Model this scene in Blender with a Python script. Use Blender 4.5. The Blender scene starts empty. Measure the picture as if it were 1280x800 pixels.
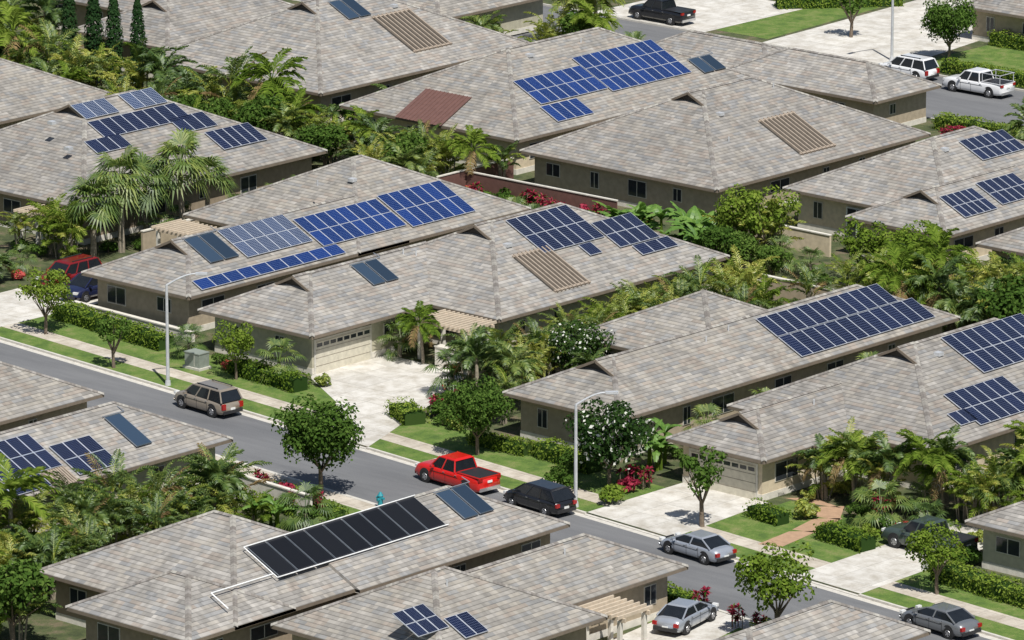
import bpy, math, random, bmesh
from mathutils import Vector, Matrix
random.seed(7)
R=random.Random(11)
Z0=0.13
PITCH=0.47
col=bpy.context.scene.collection

# ---------------------------------------------------------------- materials
def newmat(name):
    m=bpy.data.materials.new(name); m.use_nodes=True
    nt=m.node_tree; b=nt.nodes['Principled BSDF']
    return m,nt,b
def N(nt,t,**k):
    n=nt.nodes.new(t)
    for a,v in k.items(): setattr(n,a,v)
    return n
def ramp(nt,stops,interp='LINEAR'):
    r=N(nt,'ShaderNodeValToRGB'); cr=r.color_ramp; cr.interpolation=interp
    while len(cr.elements)<len(stops): cr.elements.new(.5)
    for e,(p,c) in zip(cr.elements,stops):
        e.position=p; e.color=(*c,1)
    return r
def simple(name,c,rough=.7,metal=0,var=.12,scale=3.0,coat=0):
    m,nt,b=newmat(name)
    tc=N(nt,'ShaderNodeTexCoord'); no=N(nt,'ShaderNodeTexNoise'); no.inputs['Scale'].default_value=scale; no.inputs['Detail'].default_value=4
    nt.links.new(tc.outputs['Object'],no.inputs['Vector'])
    r=ramp(nt,[(.3,tuple(x*(1-var) for x in c)),(.7,tuple(min(1,x*(1+var)) for x in c))])
    nt.links.new(no.outputs['Fac'],r.inputs['Fac']); nt.links.new(r.outputs['Color'],b.inputs['Base Color'])
    b.inputs['Roughness'].default_value=rough; b.inputs['Metallic'].default_value=metal
    if coat: b.inputs['Coat Weight'].default_value=coat; b.inputs['Coat Roughness'].default_value=.05
    return m
def mth(nt,op,a,b=None):
    n=N(nt,'ShaderNodeMath',operation=op)
    for i,x in enumerate([a,b]):
        if x is None: continue
        if isinstance(x,(int,float)): n.inputs[i].default_value=x
        else: nt.links.new(x,n.inputs[i])
    return n.outputs[0]
def tile_mat(name,cols,row=.3,wid=.8,line=.62,stain=.65):
    m,nt,b=newmat(name)
    uv=N(nt,'ShaderNodeUVMap'); sp=N(nt,'ShaderNodeSeparateXYZ'); nt.links.new(uv.outputs[0],sp.inputs[0])
    vr=mth(nt,'DIVIDE',sp.outputs[1],row); rowi=mth(nt,'FLOOR',vr); fr=mth(nt,'FRACT',vr)
    wn0=N(nt,'ShaderNodeTexWhiteNoise',noise_dimensions='1D'); nt.links.new(rowi,wn0.inputs['W'])
    off=mth(nt,'MULTIPLY',wn0.outputs['Value'],5.0)
    uu=mth(nt,'ADD',mth(nt,'DIVIDE',sp.outputs[0],wid),off)
    ui=mth(nt,'FLOOR',uu)
    cb=N(nt,'ShaderNodeCombineXYZ'); nt.links.new(ui,cb.inputs[0]); nt.links.new(rowi,cb.inputs[1])
    wn=N(nt,'ShaderNodeTexWhiteNoise',noise_dimensions='2D'); nt.links.new(cb.outputs[0],wn.inputs['Vector'])
    r=ramp(nt,cols,'CONSTANT'); nt.links.new(wn.outputs['Value'],r.inputs['Fac'])
    u2=mth(nt,'FLOOR',mth(nt,'MULTIPLY',uu,3.0)); cb2=N(nt,'ShaderNodeCombineXYZ'); nt.links.new(u2,cb2.inputs[0]); nt.links.new(rowi,cb2.inputs[1])
    wn2=N(nt,'ShaderNodeTexWhiteNoise',noise_dimensions='2D'); nt.links.new(cb2.outputs[0],wn2.inputs['Vector'])
    br=mth(nt,'ADD',mth(nt,'MULTIPLY',wn2.outputs['Value'],.28),.84)
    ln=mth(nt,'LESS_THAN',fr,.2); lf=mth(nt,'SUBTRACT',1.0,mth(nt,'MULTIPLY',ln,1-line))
    no=N(nt,'ShaderNodeTexNoise'); no.inputs['Scale'].default_value=.4; no.inputs['Detail'].default_value=4; no.inputs['Roughness'].default_value=.65
    tc=N(nt,'ShaderNodeTexCoord'); nt.links.new(tc.outputs['Object'],no.inputs['Vector'])
    mp=N(nt,'ShaderNodeMapping'); mp.inputs['Scale'].default_value=(1.6,.18,1); nt.links.new(uv.outputs[0],mp.inputs[0])
    n2=N(nt,'ShaderNodeTexNoise'); n2.inputs['Scale'].default_value=1; n2.inputs['Detail'].default_value=3; nt.links.new(mp.outputs[0],n2.inputs['Vector'])
    nf=mth(nt,'ADD',mth(nt,'MULTIPLY',mth(nt,'ADD',no.outputs['Fac'],n2.outputs['Fac']),stain),1-stain)
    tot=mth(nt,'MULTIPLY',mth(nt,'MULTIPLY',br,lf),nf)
    mx=N(nt,'ShaderNodeVectorMath',operation='SCALE'); nt.links.new(r.outputs['Color'],mx.inputs[0]); nt.links.new(tot,mx.inputs['Scale'])
    nt.links.new(mx.outputs[0],b.inputs['Base Color']); b.inputs['Roughness'].default_value=.85
    bp=N(nt,'ShaderNodeBump'); bp.inputs['Strength'].default_value=.6; bp.inputs['Distance'].default_value=.03
    nt.links.new(mth(nt,'ADD',mth(nt,'SUBTRACT',1.0,fr),mth(nt,'MULTIPLY',wn2.outputs['Value'],.5)),bp.inputs['Height']); nt.links.new(bp.outputs[0],b.inputs['Normal'])
    return m
def shade(c,k): return tuple(x*k for x in c)
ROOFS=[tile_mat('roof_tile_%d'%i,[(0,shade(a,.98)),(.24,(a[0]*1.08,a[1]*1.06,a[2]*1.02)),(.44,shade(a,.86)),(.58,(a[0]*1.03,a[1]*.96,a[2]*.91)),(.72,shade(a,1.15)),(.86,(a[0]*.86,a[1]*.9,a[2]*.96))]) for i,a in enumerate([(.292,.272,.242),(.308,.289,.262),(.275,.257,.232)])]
CAP=tile_mat('ridge_cap',[(0,(.28,.26,.23)),(.3,(.2,.18,.16)),(.6,(.36,.34,.3)),(.8,(.25,.23,.21))],row=5,wid=.36,line=1)
WALLS=[simple('stucco_taupe',(.4,.33,.235),.9),simple('stucco_sage',(.46,.43,.32),.9),simple('stucco_cream',(.62,.52,.37),.9),simple('stucco_brown',(.31,.245,.17),.9)]
PLINTH=simple('stucco_base',(.68,.64,.56),.9)
FASCIA=simple('fascia',(.2,.16,.12),.7)
SOFFIT=simple('soffit',(.4,.37,.32),.9)
TRIM=simple('white_trim',(.6,.57,.5),.6)
GLASS=simple('window_glass',(.03,.035,.04),.08)
LOUVER=simple('vent_louver',(.06,.05,.04),.8)
DOOR=simple('garage_door_paint',(.6,.56,.45),.7)
WOOD=simple('pergola_wood',(.58,.48,.36),.8)
WOODD=simple('trellis_wood',(.33,.27,.21),.8)
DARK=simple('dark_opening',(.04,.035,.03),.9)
METAL=simple('galvanised',(.62,.63,.64),.4,.3)
WHITE=simple('white_paint',(.8,.8,.78),.5)
BROWNM=simple('brown_metal_roof',(.16,.085,.07),.45)
def paver(name,c,w,h,mort):
    m,nt,b=newmat(name)
    tc=N(nt,'ShaderNodeTexCoord'); br=N(nt,'ShaderNodeTexBrick',offset=0.0)
    br.inputs['Scale'].default_value=1; br.inputs['Brick Width'].default_value=w; br.inputs['Row Height'].default_value=h
    br.inputs['Mortar Size'].default_value=.02; br.inputs['Color1'].default_value=(*c,1); br.inputs['Color2'].default_value=(*shade(c,.86),1); br.inputs['Mortar'].default_value=(*shade(c,mort),1)
    nt.links.new(tc.outputs['Object'],br.inputs['Vector'])
    no=N(nt,'ShaderNodeTexNoise'); no.inputs['Scale'].default_value=.8; no.inputs['Detail'].default_value=6; no.inputs['Roughness'].default_value=.75
    nt.links.new(tc.outputs['Object'],no.inputs['Vector'])
    r=ramp(nt,[(.33,(.66,.63,.58)),(.6,(1,1,1))]); nt.links.new(no.outputs['Fac'],r.inputs['Fac'])
    mx=N(nt,'ShaderNodeVectorMath',operation='MULTIPLY'); nt.links.new(br.outputs['Color'],mx.inputs[0]); nt.links.new(r.outputs['Color'],mx.inputs[1])
    nt.links.new(mx.outputs[0],b.inputs['Base Color']); b.inputs['Roughness'].default_value=.9
    return m
CONC=paver('driveway_concrete',(.7,.67,.61),2.4,2.4,.6)
WALK=paver('sidewalk_concrete',(.6,.54,.45),1.5,1.5,.55)
KERB=simple('kerb_concrete',(.56,.53,.47),.9)
PATH=simple('tan_path',(.42,.27,.17),.9)
def asphalt():
    m,nt,b=newmat('asphalt'); tc=N(nt,'ShaderNodeTexCoord')
    a=N(nt,'ShaderNodeTexNoise'); a.inputs['Scale'].default_value=.25; a.inputs['Detail'].default_value=8; a.inputs['Roughness'].default_value=.7
    mp=N(nt,'ShaderNodeMapping'); mp.inputs['Scale'].default_value=(.25,1.6,1); nt.links.new(tc.outputs['Object'],mp.inputs[0]); nt.links.new(mp.outputs[0],a.inputs['Vector'])
    f=N(nt,'ShaderNodeTexNoise'); f.inputs['Scale'].default_value=14; nt.links.new(tc.outputs['Object'],f.inputs['Vector'])
    s=mth(nt,'ADD',mth(nt,'MULTIPLY',a.outputs['Fac'],.75),mth(nt,'MULTIPLY',f.outputs['Fac'],.25))
    r=ramp(nt,[(.38,(.125,.127,.132)),(.62,(.19,.191,.193))]); nt.links.new(s,r.inputs['Fac']); nt.links.new(r.outputs['Color'],b.inputs['Base Color']); b.inputs['Roughness'].default_value=.9
    return m
ASPH=asphalt()
def grass(name,c1,c2,c3,sc):
    m,nt,b=newmat(name); tc=N(nt,'ShaderNodeTexCoord')
    a=N(nt,'ShaderNodeTexNoise'); a.inputs['Scale'].default_value=sc; a.inputs['Detail'].default_value=8; a.inputs['Roughness'].default_value=.75
    nt.links.new(tc.outputs['Object'],a.inputs['Vector'])
    r=ramp(nt,[(.37,c1),(.5,c2),(.64,c3)]); nt.links.new(a.outputs['Fac'],r.inputs['Fac']); nt.links.new(r.outputs['Color'],b.inputs['Base Color']); b.inputs['Roughness'].default_value=1
    f=N(nt,'ShaderNodeTexNoise'); f.inputs['Scale'].default_value=9; f.inputs['Detail'].default_value=4; nt.links.new(tc.outputs['Object'],f.inputs['Vector'])
    bp=N(nt,'ShaderNodeBump'); bp.inputs['Strength'].default_value=1; bp.inputs['Distance'].default_value=.1; nt.links.new(f.outputs['Fac'],bp.inputs['Height']); nt.links.new(bp.outputs[0],b.inputs['Normal'])
    return m
GROUND=grass('yard_ground',(.04,.055,.02),(.08,.1,.035),(.18,.14,.09),.5)
LAWN=grass('lawn_grass',(.07,.13,.022),(.12,.195,.032),(.21,.23,.075),.7)
def leafm(name,stops,gl=.0,tr=.3):
    m,nt,b=newmat(name); nt.nodes.remove(b); ge=N(nt,'ShaderNodeNewGeometry')
    oi=N(nt,'ShaderNodeObjectInfo')
    f=mth(nt,'ADD',mth(nt,'MULTIPLY',ge.outputs['Random Per Island'],.6),mth(nt,'MULTIPLY',oi.outputs['Random'],.4))
    r=ramp(nt,stops); nt.links.new(f,r.inputs['Fac'])
    d=N(nt,'ShaderNodeBsdfDiffuse'); nt.links.new(r.outputs['Color'],d.inputs['Color'])
    t=N(nt,'ShaderNodeBsdfTranslucent'); nt.links.new(r.outputs['Color'],t.inputs['Color'])
    mx=N(nt,'ShaderNodeMixShader'); mx.inputs[0].default_value=tr
    out=nt.nodes['Material Output']; nt.links.new(d.outputs[0],mx.inputs[1]); nt.links.new(t.outputs[0],mx.inputs[2])
    if gl:
        g=N(nt,'ShaderNodeBsdfGlossy'); g.inputs['Roughness'].default_value=.55; g.inputs['Color'].default_value=(1,1,1,1); m2=N(nt,'ShaderNodeMixShader'); m2.inputs[0].default_value=gl
        nt.links.new(mx.outputs[0],m2.inputs[1]); nt.links.new(g.outputs[0],m2.inputs[2]); nt.links.new(m2.outputs[0],out.inputs['Surface'])
    else: nt.links.new(mx.outputs[0],out.inputs['Surface'])
    return m
L_TREE=leafm('tree_leaves',[(0,(.035,.075,.014)),(.5,(.08,.15,.027)),(1,(.17,.25,.055))])
L_DARK=leafm('dark_leaves',[(0,(.018,.045,.013)),(.6,(.045,.09,.022)),(1,(.09,.145,.038))])
L_PALM=leafm('palm_leaves',[(0,(.035,.085,.015)),(.5,(.115,.19,.032)),(1,(.29,.34,.07))],.05)
L_YEL=leafm('yellow_palm_leaves',[(0,(.12,.19,.025)),(.5,(.3,.35,.05)),(1,(.54,.5,.11))],.04)
L_HEDGE=leafm('hedge_leaves',[(0,(.06,.115,.016)),(.5,(.155,.235,.03)),(1,(.3,.37,.07))])
L_RED=leafm('red_leaves',[(0,(.14,.012,.03)),(.5,(.33,.03,.065)),(1,(.52,.09,.13))])
L_ORG=leafm('red_flowers',[(0,(.08,.15,.03)),(.45,(.12,.2,.03)),(.5,(.5,.06,.06)),(1,(.7,.18,.16))])
L_WHT=leafm('white_flowers',[(0,(.75,.75,.66)),(1,(.88,.88,.8))])
L_BAN=leafm('banana_leaves',[(0,(.07,.18,.02)),(1,(.2,.34,.05))],.05)
L_CYP=leafm('cypress_leaves',[(0,(.015,.04,.015)),(1,(.045,.095,.03))])
L_DRY=leafm('dry_fronds',[(0,(.22,.15,.07)),(1,(.38,.28,.13))])
BARK=simple('bark',(.17,.13,.095),.95,var=.3,scale=8)
PBARK=simple('palm_bark',(.28,.24,.18),.95,var=.3,scale=8)
def panelmat(name,cell,line,frac,nx,ny,rough=.12):
    m,nt,b=newmat(name); uv=N(nt,'ShaderNodeUVMap'); sp=N(nt,'ShaderNodeSeparateXYZ'); nt.links.new(uv.outputs[0],sp.inputs[0])
    def ln(o,n,fr):
        f=mth(nt,'FRACT',mth(nt,'MULTIPLY',o,n)); a=mth(nt,'LESS_THAN',f,fr/2); c=mth(nt,'GREATER_THAN',f,1-fr/2); return mth(nt,'MAXIMUM',a,c)
    l=mth(nt,'MAXIMUM',ln(sp.outputs[0],nx,frac),ln(sp.outputs[1],ny,frac))
    ge=N(nt,'ShaderNodeNewGeometry')
    r=ramp(nt,[(0,shade(cell,.75)),(1,shade(cell,1.3))]); nt.links.new(ge.outputs['Random Per Island'],r.inputs['Fac'])
    mx=N(nt,'ShaderNodeMixRGB'); mx.inputs[2].default_value=(*line,1); nt.links.new(l,mx.inputs[0]); nt.links.new(r.outputs['Color'],mx.inputs[1])
    nt.links.new(mx.outputs[0],b.inputs['Base Color']); b.inputs['Roughness'].default_value=rough
    return m
P_BLUE=panelmat('pv_blue_cells',(.004,.022,.12),(.12,.18,.34),.07,6,10)
P_NAVY=panelmat('pv_navy_cells',(.004,.008,.03),(.1,.12,.19),.1,6,10)
P_PALE=panelmat('pv_pale_cells',(.012,.028,.075),(.27,.31,.4),.16,6,10)
P_TH=panelmat('solar_thermal_glass',(.03,.05,.08),(.05,.07,.09),.05,1,1,.1)
P_POOL=panelmat('pool_heater_mat',(.009,.009,.01),(.03,.03,.032),.1,8,1,.3)
ALU=simple('aluminium_frame',(.62,.65,.7),.35,.3)
ALUD=simple('dark_frame',(.25,.28,.32),.4,.3)

# ---------------------------------------------------------------- mesh builder
class MB:
    def __init__(s): s.v=[];s.f=[];s.m=[];s.uv=[]
    def poly(s,pts,mi=0,uv=None):
        b=len(s.v); s.v+= [tuple(p) for p in pts]; s.f.append(tuple(range(b,b+len(pts)))); s.m.append(mi); s.uv.append(uv or [(0,0)]*len(pts))
    def box(s,c,d,mi=0,rz=0,axes=None):
        if axes is None:
            ca,sa=math.cos(rz),math.sin(rz); axes=(Vector((ca,sa,0)),Vector((-sa,ca,0)),Vector((0,0,1)))
        c=Vector(c); X,Y,Z=axes[0]*d[0]/2,axes[1]*d[1]/2,axes[2]*d[2]/2
        P=lambda a,b_,e:c+X*a+Y*b_+Z*e
        for q in [((-1,-1,-1),(-1,1,-1),(1,1,-1),(1,-1,-1)),((-1,-1,1),(1,-1,1),(1,1,1),(-1,1,1)),((-1,-1,-1),(1,-1,-1),(1,-1,1),(-1,-1,1)),((1,-1,-1),(1,1,-1),(1,1,1),(1,-1,1)),((1,1,-1),(-1,1,-1),(-1,1,1),(1,1,1)),((-1,1,-1),(-1,-1,-1),(-1,-1,1),(-1,1,1))]:
            s.poly([P(*k) for k in q],mi)
    def cyl(s,p,q,r0,r1,mi=0,n=8,cap=True):
        p=Vector(p);q=Vector(q);d=(q-p).normalized(); a=d.orthogonal().normalized(); b=d.cross(a)
        A=[p+(a*math.cos(2*math.pi*i/n)+b*math.sin(2*math.pi*i/n))*r0 for i in range(n)]
        B=[q+(a*math.cos(2*math.pi*i/n)+b*math.sin(2*math.pi*i/n))*r1 for i in range(n)]
        for i in range(n): j=(i+1)%n; s.poly([A[i],A[j],B[j],B[i]],mi)
        if cap: s.poly(B,mi); s.poly(A[::-1],mi)
    def mesh(s,name,mats):
        me=bpy.data.meshes.new(name); me.from_pydata(s.v,[],s.f)
        for m in mats: me.materials.append(m)
        me.polygons.foreach_set('material_index',s.m)
        u=me.uv_layers.new(name='UVMap'); fl=[x for f in s.uv for p in f for x in p]; u.data.foreach_set('uv',fl)
        me.update(); return me
    def obj(s,name,mats,parent=None,me=None):
        o=bpy.data.objects.new(name,me or s.mesh(name,mats)); col.objects.link(o)
        if parent: o.parent=parent
        return o
def place(name,me,s,t,z=Z0,rz=0,sc=1):
    o=bpy.data.objects.new(name,me); col.objects.link(o); o.location=(s,t,z); o.rotation_euler=(0,0,rz)
    o.scale=(sc,sc,sc) if not isinstance(sc,tuple) else sc
    return o
def empty(name,loc=(0,0,0),rz=0):
    e=bpy.data.objects.new(name,None); e.empty_display_size=.5; col.objects.link(e); e.location=loc; e.rotation_euler=(0,0,rz); return e

# ---------------------------------------------------------------- ground & streets
def sheet(name,pts,z,mat):
    b=MB(); b.poly([(x,y,z) for x,y in pts]); return b.obj(name,[mat])
sheet('ground',[(-1800,-1800),(1800,-1800),(1800,1800),(-1800,1800)],0,GROUND)
RD=Vector((.996,-.0896)); RN=Vector((.0896,.996))
def RP(r,q): v=Vector((0,-28))+RD*r+RN*q; return (v.x,v.y)
sheet('road',[RP(-170,-7.8),RP(190,-7.8),RP(190,.05),RP(-170,.05)],.004,ASPH)
W=7.75
sheet('yard_terrain',[RP(-170,.1),RP(190,.1),(190,65.9),(-170,65.9)],Z0,GROUND)
sheet('yard_terrain',[(-170,-150),(190,-150),RP(190,-W-.1),RP(-170,-W-.1)],Z0,GROUND)
sheet('yard_terrain',[(-170,78.6),(190,78.6),(190,260),(-170,260)],Z0,GROUND)
sheet('road',[(-170,66),(190,66),(190,78.5),(-170,78.5)],.004,ASPH)
FD=[(-30,-23.5),(9,14.5),(33.8,41),(51,56)]
ND=[(51,55.5)]
def kerb(q,side,gaps,r0=-170,r1=190):
    b=MB(); rz=math.atan2(RD.y,RD.x)
    segs=[];a=r0
    for g0,g1 in sorted(gaps): segs.append((a,g0)); a=g1
    segs.append((a,r1))
    for x,y in segs:
        c=RP((x+y)/2,q); b.box((c[0],c[1],.07),(y-x,.18,.15),0,rz)
    c=RP((r0+r1)/2,q-side*.3); b.box((c[0],c[1],.002),(r1-r0,.42,.016),0,rz)
    for g0,g1 in gaps:
        p=[RP(g0,q-side*.1),RP(g1,q-side*.1),RP(g1,q+side*.12),RP(g0,q+side*.12)]
        b.poly([(p[0][0],p[0][1],.03),(p[1][0],p[1][1],.03),(p[2][0],p[2][1],Z0+.006),(p[3][0],p[3][1],Z0+.006)])
    b.obj('kerb',[KERB])
kerb(.1,1,FD); kerb(-W-.1,-1,ND)
for t,sd in ((65.95,1),(78.55,1)):
    b=MB(); b.box((0,t,.07),(340,.18,.15)); b.obj('kerb',[KERB])
sheet('lawn',[RP(-60,.2),RP(120,.2),RP(120,7.2),RP(-60,7.2)],Z0+.004,LAWN)
def RPsheet(name,r0,r1,q0,q1,z,mat):
    b=MB(); b.poly([(r0,q0,0),(r1,q0,0),(r1,q1,0),(r0,q1,0)])
    ob=b.obj(name,[mat]); ob.location=(0,-28,z); ob.rotation_euler=(0,0,math.atan2(RD.y,RD.x)); return ob
RPsheet('sidewalk',-170,190,1.9,3.3,Z0+.008,WALK)
RPsheet('sidewalk',-170,190,-W-1.5,-W-.2,Z0+.008,WALK)
RPsheet('lawn',9,60,-W-4.5,-W-1.5,Z0+.004,LAWN)
sheet('driveway',[(.3,-19.6),(.3,-12.4),(7.5,-12.4),(10.5,-19),RP(14.5,.2),RP(9,.2),(6,-23)],Z0+.012,CONC)
sheet('driveway',[RP(-30,.2),RP(-23.5,.2),(-22.8,-9),(-30,-9)],Z0+.012,CONC)
sheet('driveway',[RP(33.8,.2),RP(41,.2),(40.3,-22.2),(33.8,-22.2)],Z0+.012,CONC)
sheet('driveway',[RP(51,.2),RP(56,.2),(55.5,-18),(50.8,-18)],Z0+.012,CONC)
sheet('driveway',[RP(51,-W-.2),RP(55.5,-W-.2),(56.5,-52),(51.5,-52)],Z0+.012,CONC)
sheet('driveway',[(-62,78.7),(-50,78.7),(-50,92),(-62,92)],Z0+.012,CONC)
sheet('driveway',[(-44,78.7),(-30,78.7),(-34,110),(-46,110)],Z0+.012,CONC)
sheet('lawn',[(-30,79.4),(-2,79.4),(-2,90),(-30,90)],Z0+.004,LAWN)
sheet('lawn',[(-50,80),(-44.5,80),(-46,100),(-50,100)],Z0+.004,LAWN)
pp=[(41,-20.2),(43.5,-20.4),(45,-22.4),(45.6,-25.4),(46,-29)]
b=MB()
for (x0,y0),(x1,y1) in zip(pp,pp[1:]): b.poly([(x0-.6,y0-.6,Z0+.012),(x1-.7,y1-.2,Z0+.012),(x1+.7,y1+.2,Z0+.012),(x0+.6,y0+.6,Z0+.012)])
b.obj('path',[PATH])
sheet('lawn',[(41,-27),(57,-28),(57,-22),(41,-21)],Z0+.006,LAWN)

# ---------------------------------------------------------------- houses
K=[0]
def cap(b,p,q,mi=0,w=.17,h=.07):
    p=Vector(p);q=Vector(q);d=(q-p); L=d.length; n=Vector((d.y,-d.x,0)).normalized()*w; up=Vector((0,0,h)); dn=Vector((0,0,-.02))
    b.poly([p-n+dn,q-n+dn,q+up,p+up],mi,[(0,0),(L,0),(L,.1),(0,.1)]); b.poly([p+up,q+up,q+n+dn,p+n+dn],mi,[(0,0),(L,0),(L,.1),(0,.1)])
def block(house,r,ze=2.75,front='hip',back='hip',vent=True,roofm=None,wall=None,win=True,gar=None,pipes=()):
    s0,t0,s1,t1=r; K[0]+=1; k=K[0]%7; ze=ze+Z0+k*.014
    w=s1-s0;l=t1-t0; h=min(w,l)/2; sl=math.sqrt(1+PITCH**2); zr=ze+PITCH*h
    b=MB(); cb=MB()
    a,bb,c,d=[Vector(x) for x in ((s0,t0,ze),(s1,t0,ze),(s1,t1,ze),(s0,t1,ze))]
    uS=lambda p:(p.y,(s1-p.x)*sl); uW=lambda p:(p.y+3.3,(p.x-s0)*sl); uF=lambda p:(p.x+1.7,(p.y-t0)*sl); uB=lambda p:(p.x,(t1-p.y)*sl)
    def F(pts,u): b.poly(pts,0,[u(p) for p in pts])
    if l>=w:
        sm=(s0+s1)/2; r0=Vector((sm,t0 if front=='gable' else t0+h,zr)); r1=Vector((sm,t1 if back=='gable' else t1-h,zr))
        if w==l: r1=r0.copy()
        F([bb,c,r1,r0],uS);F([d,a,r0,r1],uW);F([a,bb,r0],uF);F([c,d,r1],uB)
        hips=[(r0,r1)]
        if front!='gable': hips+=[(a,r0),(bb,r0)]
        if back!='gable': hips+=[(c,r1),(d,r1)]
    else:
        tm=(t0+t1)/2; r0=Vector((s0+h,tm,zr)); r1=Vector((s1-h,tm,zr))
        F([a,bb,r1,r0],uF);F([bb,c,r1],uS);F([c,d,r0,r1],uB);F([d,a,r0],uW)
        hips=[(r0,r1),(a,r0),(d,r0),(bb,r1),(c,r1)]
    if vent and front=='hip' and l>=w:
        dd=1.35; e=.25; B=r0+Vector((0,-dd-e,.03)); A=r0+Vector((0,0,.03)); 
        C1=Vector((r0.x+dd+.25,r0.y-dd-e,zr-PITCH*(dd+.25)+.03)); C0=Vector((r0.x-dd-.25,r0.y-dd-e,zr-PITCH*(dd+.25)+.03))
        D1=Vector((r0.x+dd+.25,r0.y-dd,zr-PITCH*(dd+.25)+.03)); D0=Vector((r0.x-dd-.25,r0.y-dd,zr-PITCH*(dd+.25)+.03))
        F([B,C1,D1,A],uS); F([A,D0,C0,B],uW)
        v=MB(); y=r0.y-dd; v.poly([(r0.x-dd,y,zr-PITCH*dd-.02),(r0.x+dd,y,zr-PITCH*dd-.02),(r0.x,y,zr-.02)],0)
        for sg in (1,-1):
            E=B+Vector((0,0,-.07)); G=(C1 if sg>0 else C0)+Vector((0,0,-.07)); dv=(G-E); ax=dv.normalized()
            v.box((E+G)/2,(dv.length,.07,.16),1,axes=(ax,Vector((0,1,0)),ax.cross(Vector((0,1,0)))))
        v.obj('gable_vent',[LOUVER,FASCIA],house)
        cap(cb,A,B)
    for p,q in hips:
        if (p-q).length>.3: cap(cb,p,q)
    zb=ze-.2
    f=MB(); cs=[(s0,t0),(s1,t0),(s1,t1),(s0,t1)]
    for i in range(4):
        if i==0 and front=='gable': continue
        if i==2 and back=='gable': continue
        p,q=cs[i],cs[(i+1)%4]; f.poly([(p[0],p[1],zb),(q[0],q[1],zb),(q[0],q[1],ze),(p[0],p[1],ze)],0)
    f.poly([(x,y,zb) for x,y in cs[::-1]],1); f.obj('fascia',[FASCIA,SOFFIT],house)
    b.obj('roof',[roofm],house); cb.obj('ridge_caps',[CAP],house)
    ins=.75+k*.012; x0,y0,x1,y1=s0+ins,t0+ins,s1-ins,t1-ins
    if front=='gable': y0=t0+.1
    if back=='gable': y1=t1-.1
    zt=zb-.004*k-.002
    wb=MB(); wb.box(((x0+x1)/2,(y0+y1)/2,(zt+Z0)/2),(x1-x0,y1-y0,zt-Z0),0)
    wb.box(((x0+x1)/2,(y0+y1)/2,Z0+.2),(x1-x0+.06,y1-y0+.06,.42),1)
    wb.obj('walls',[wall,PLINTH],house)
    wn=MB()
    def window(side,pos,wd,z0,z1):
        hgt=z1-z0;zc=(z0+z1)/2
        if side=='S':
            wn.box((x1+.01,pos,zc),(.08,wd+.12,hgt+.12),0); wn.box((x1+.03,pos,zc),(.08,wd,hgt),1); wn.box((x1+.05,pos,zc),(.06,.05,hgt),0)
        else:
            wn.box((pos,y0-.01,zc),(wd+.12,.08,hgt+.12),0); wn.box((pos,y0-.03,zc),(wd,.08,hgt),1); wn.box((pos,y0-.05,zc),(.05,.06,hgt),0)
    gd=MB()
    if gar:
        side,pos,wd=gar
        if side=='S':
            gd.box((x1+.02,pos,Z0+1.1),(.1,wd+.3,2.3),1); gd.box((x1+.04,pos,Z0+1.08),(.1,wd,2.14),0)
            for i in range(4): gd.box((x1+.06,pos,Z0+.5+i*.53),(.08,wd,.025),2)
            for i in range(8): gd.box((x1+.065,pos-wd/2+wd*(i+.5)/8,Z0+1.86),(.07,wd/8-.14,.24),3)
        else:
            gd.box((pos,y0-.02,Z0+1.1),(wd+.3,.1,2.3),1); gd.box((pos,y0-.04,Z0+1.08),(wd,.1,2.14),0)
            for i in range(4): gd.box((pos,y0-.06,Z0+.5+i*.53),(wd,.08,.025),2)
            for i in range(8): gd.box((pos-wd/2+wd*(i+.5)/8,y0-.065,Z0+1.86),(wd/8-.14,.07,.24),3)
        gd.obj('garage_door',[DOOR,TRIM,FASCIA,GLASS],house)
    if win:
        y=y0+2.2
        while y<y1-1.5:
            if not(gar and gar[0]=='S' and abs(y-gar[1])<gar[2]/2+1): window('S',y,R.choice([.6,1.5,.9,2.0]),Z0+R.choice([1.0,1.35]),Z0+2.05)
            y+=R.uniform(3.2,7)
        if front=='hip':
            x=x0+1.8
            while x<x1-1.2:
                if not(gar and gar[0]=='F' and abs(x-gar[1])<gar[2]/2+1): window('F',x,R.choice([.7,1.2,1.6]),Z0+R.choice([.95,1.2]),Z0+2.05)
                x+=R.uniform(3.6,5)
    if wn.v: wn.obj('windows',[TRIM,GLASS],house)
    pv=MB()
    for (dd,t,kd) in pipes:
        z=ze+PITCH*dd
        if kd: pv.box((s1-dd,t,z+.1),(.45,.45,.22),0)
        else: pv.cyl((s1-dd,t,z-.05),(s1-dd,t,z+.33),.055,.055,0,8)
    if pv.v: pv.obj('roof_vents',[METAL],house)
    return dict(s1=s1,s0=s0,t0=t0,ze=ze,r=r,h=h)
SL=math.sqrt(1+PITCH**2)
def on_roof(B,d,t,up=0.0,off=0):
    n=Vector((PITCH,0,1)).normalized()
    return Vector((B['s1']-d,t,B['ze']+PITCH*d))+n*up
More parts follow.
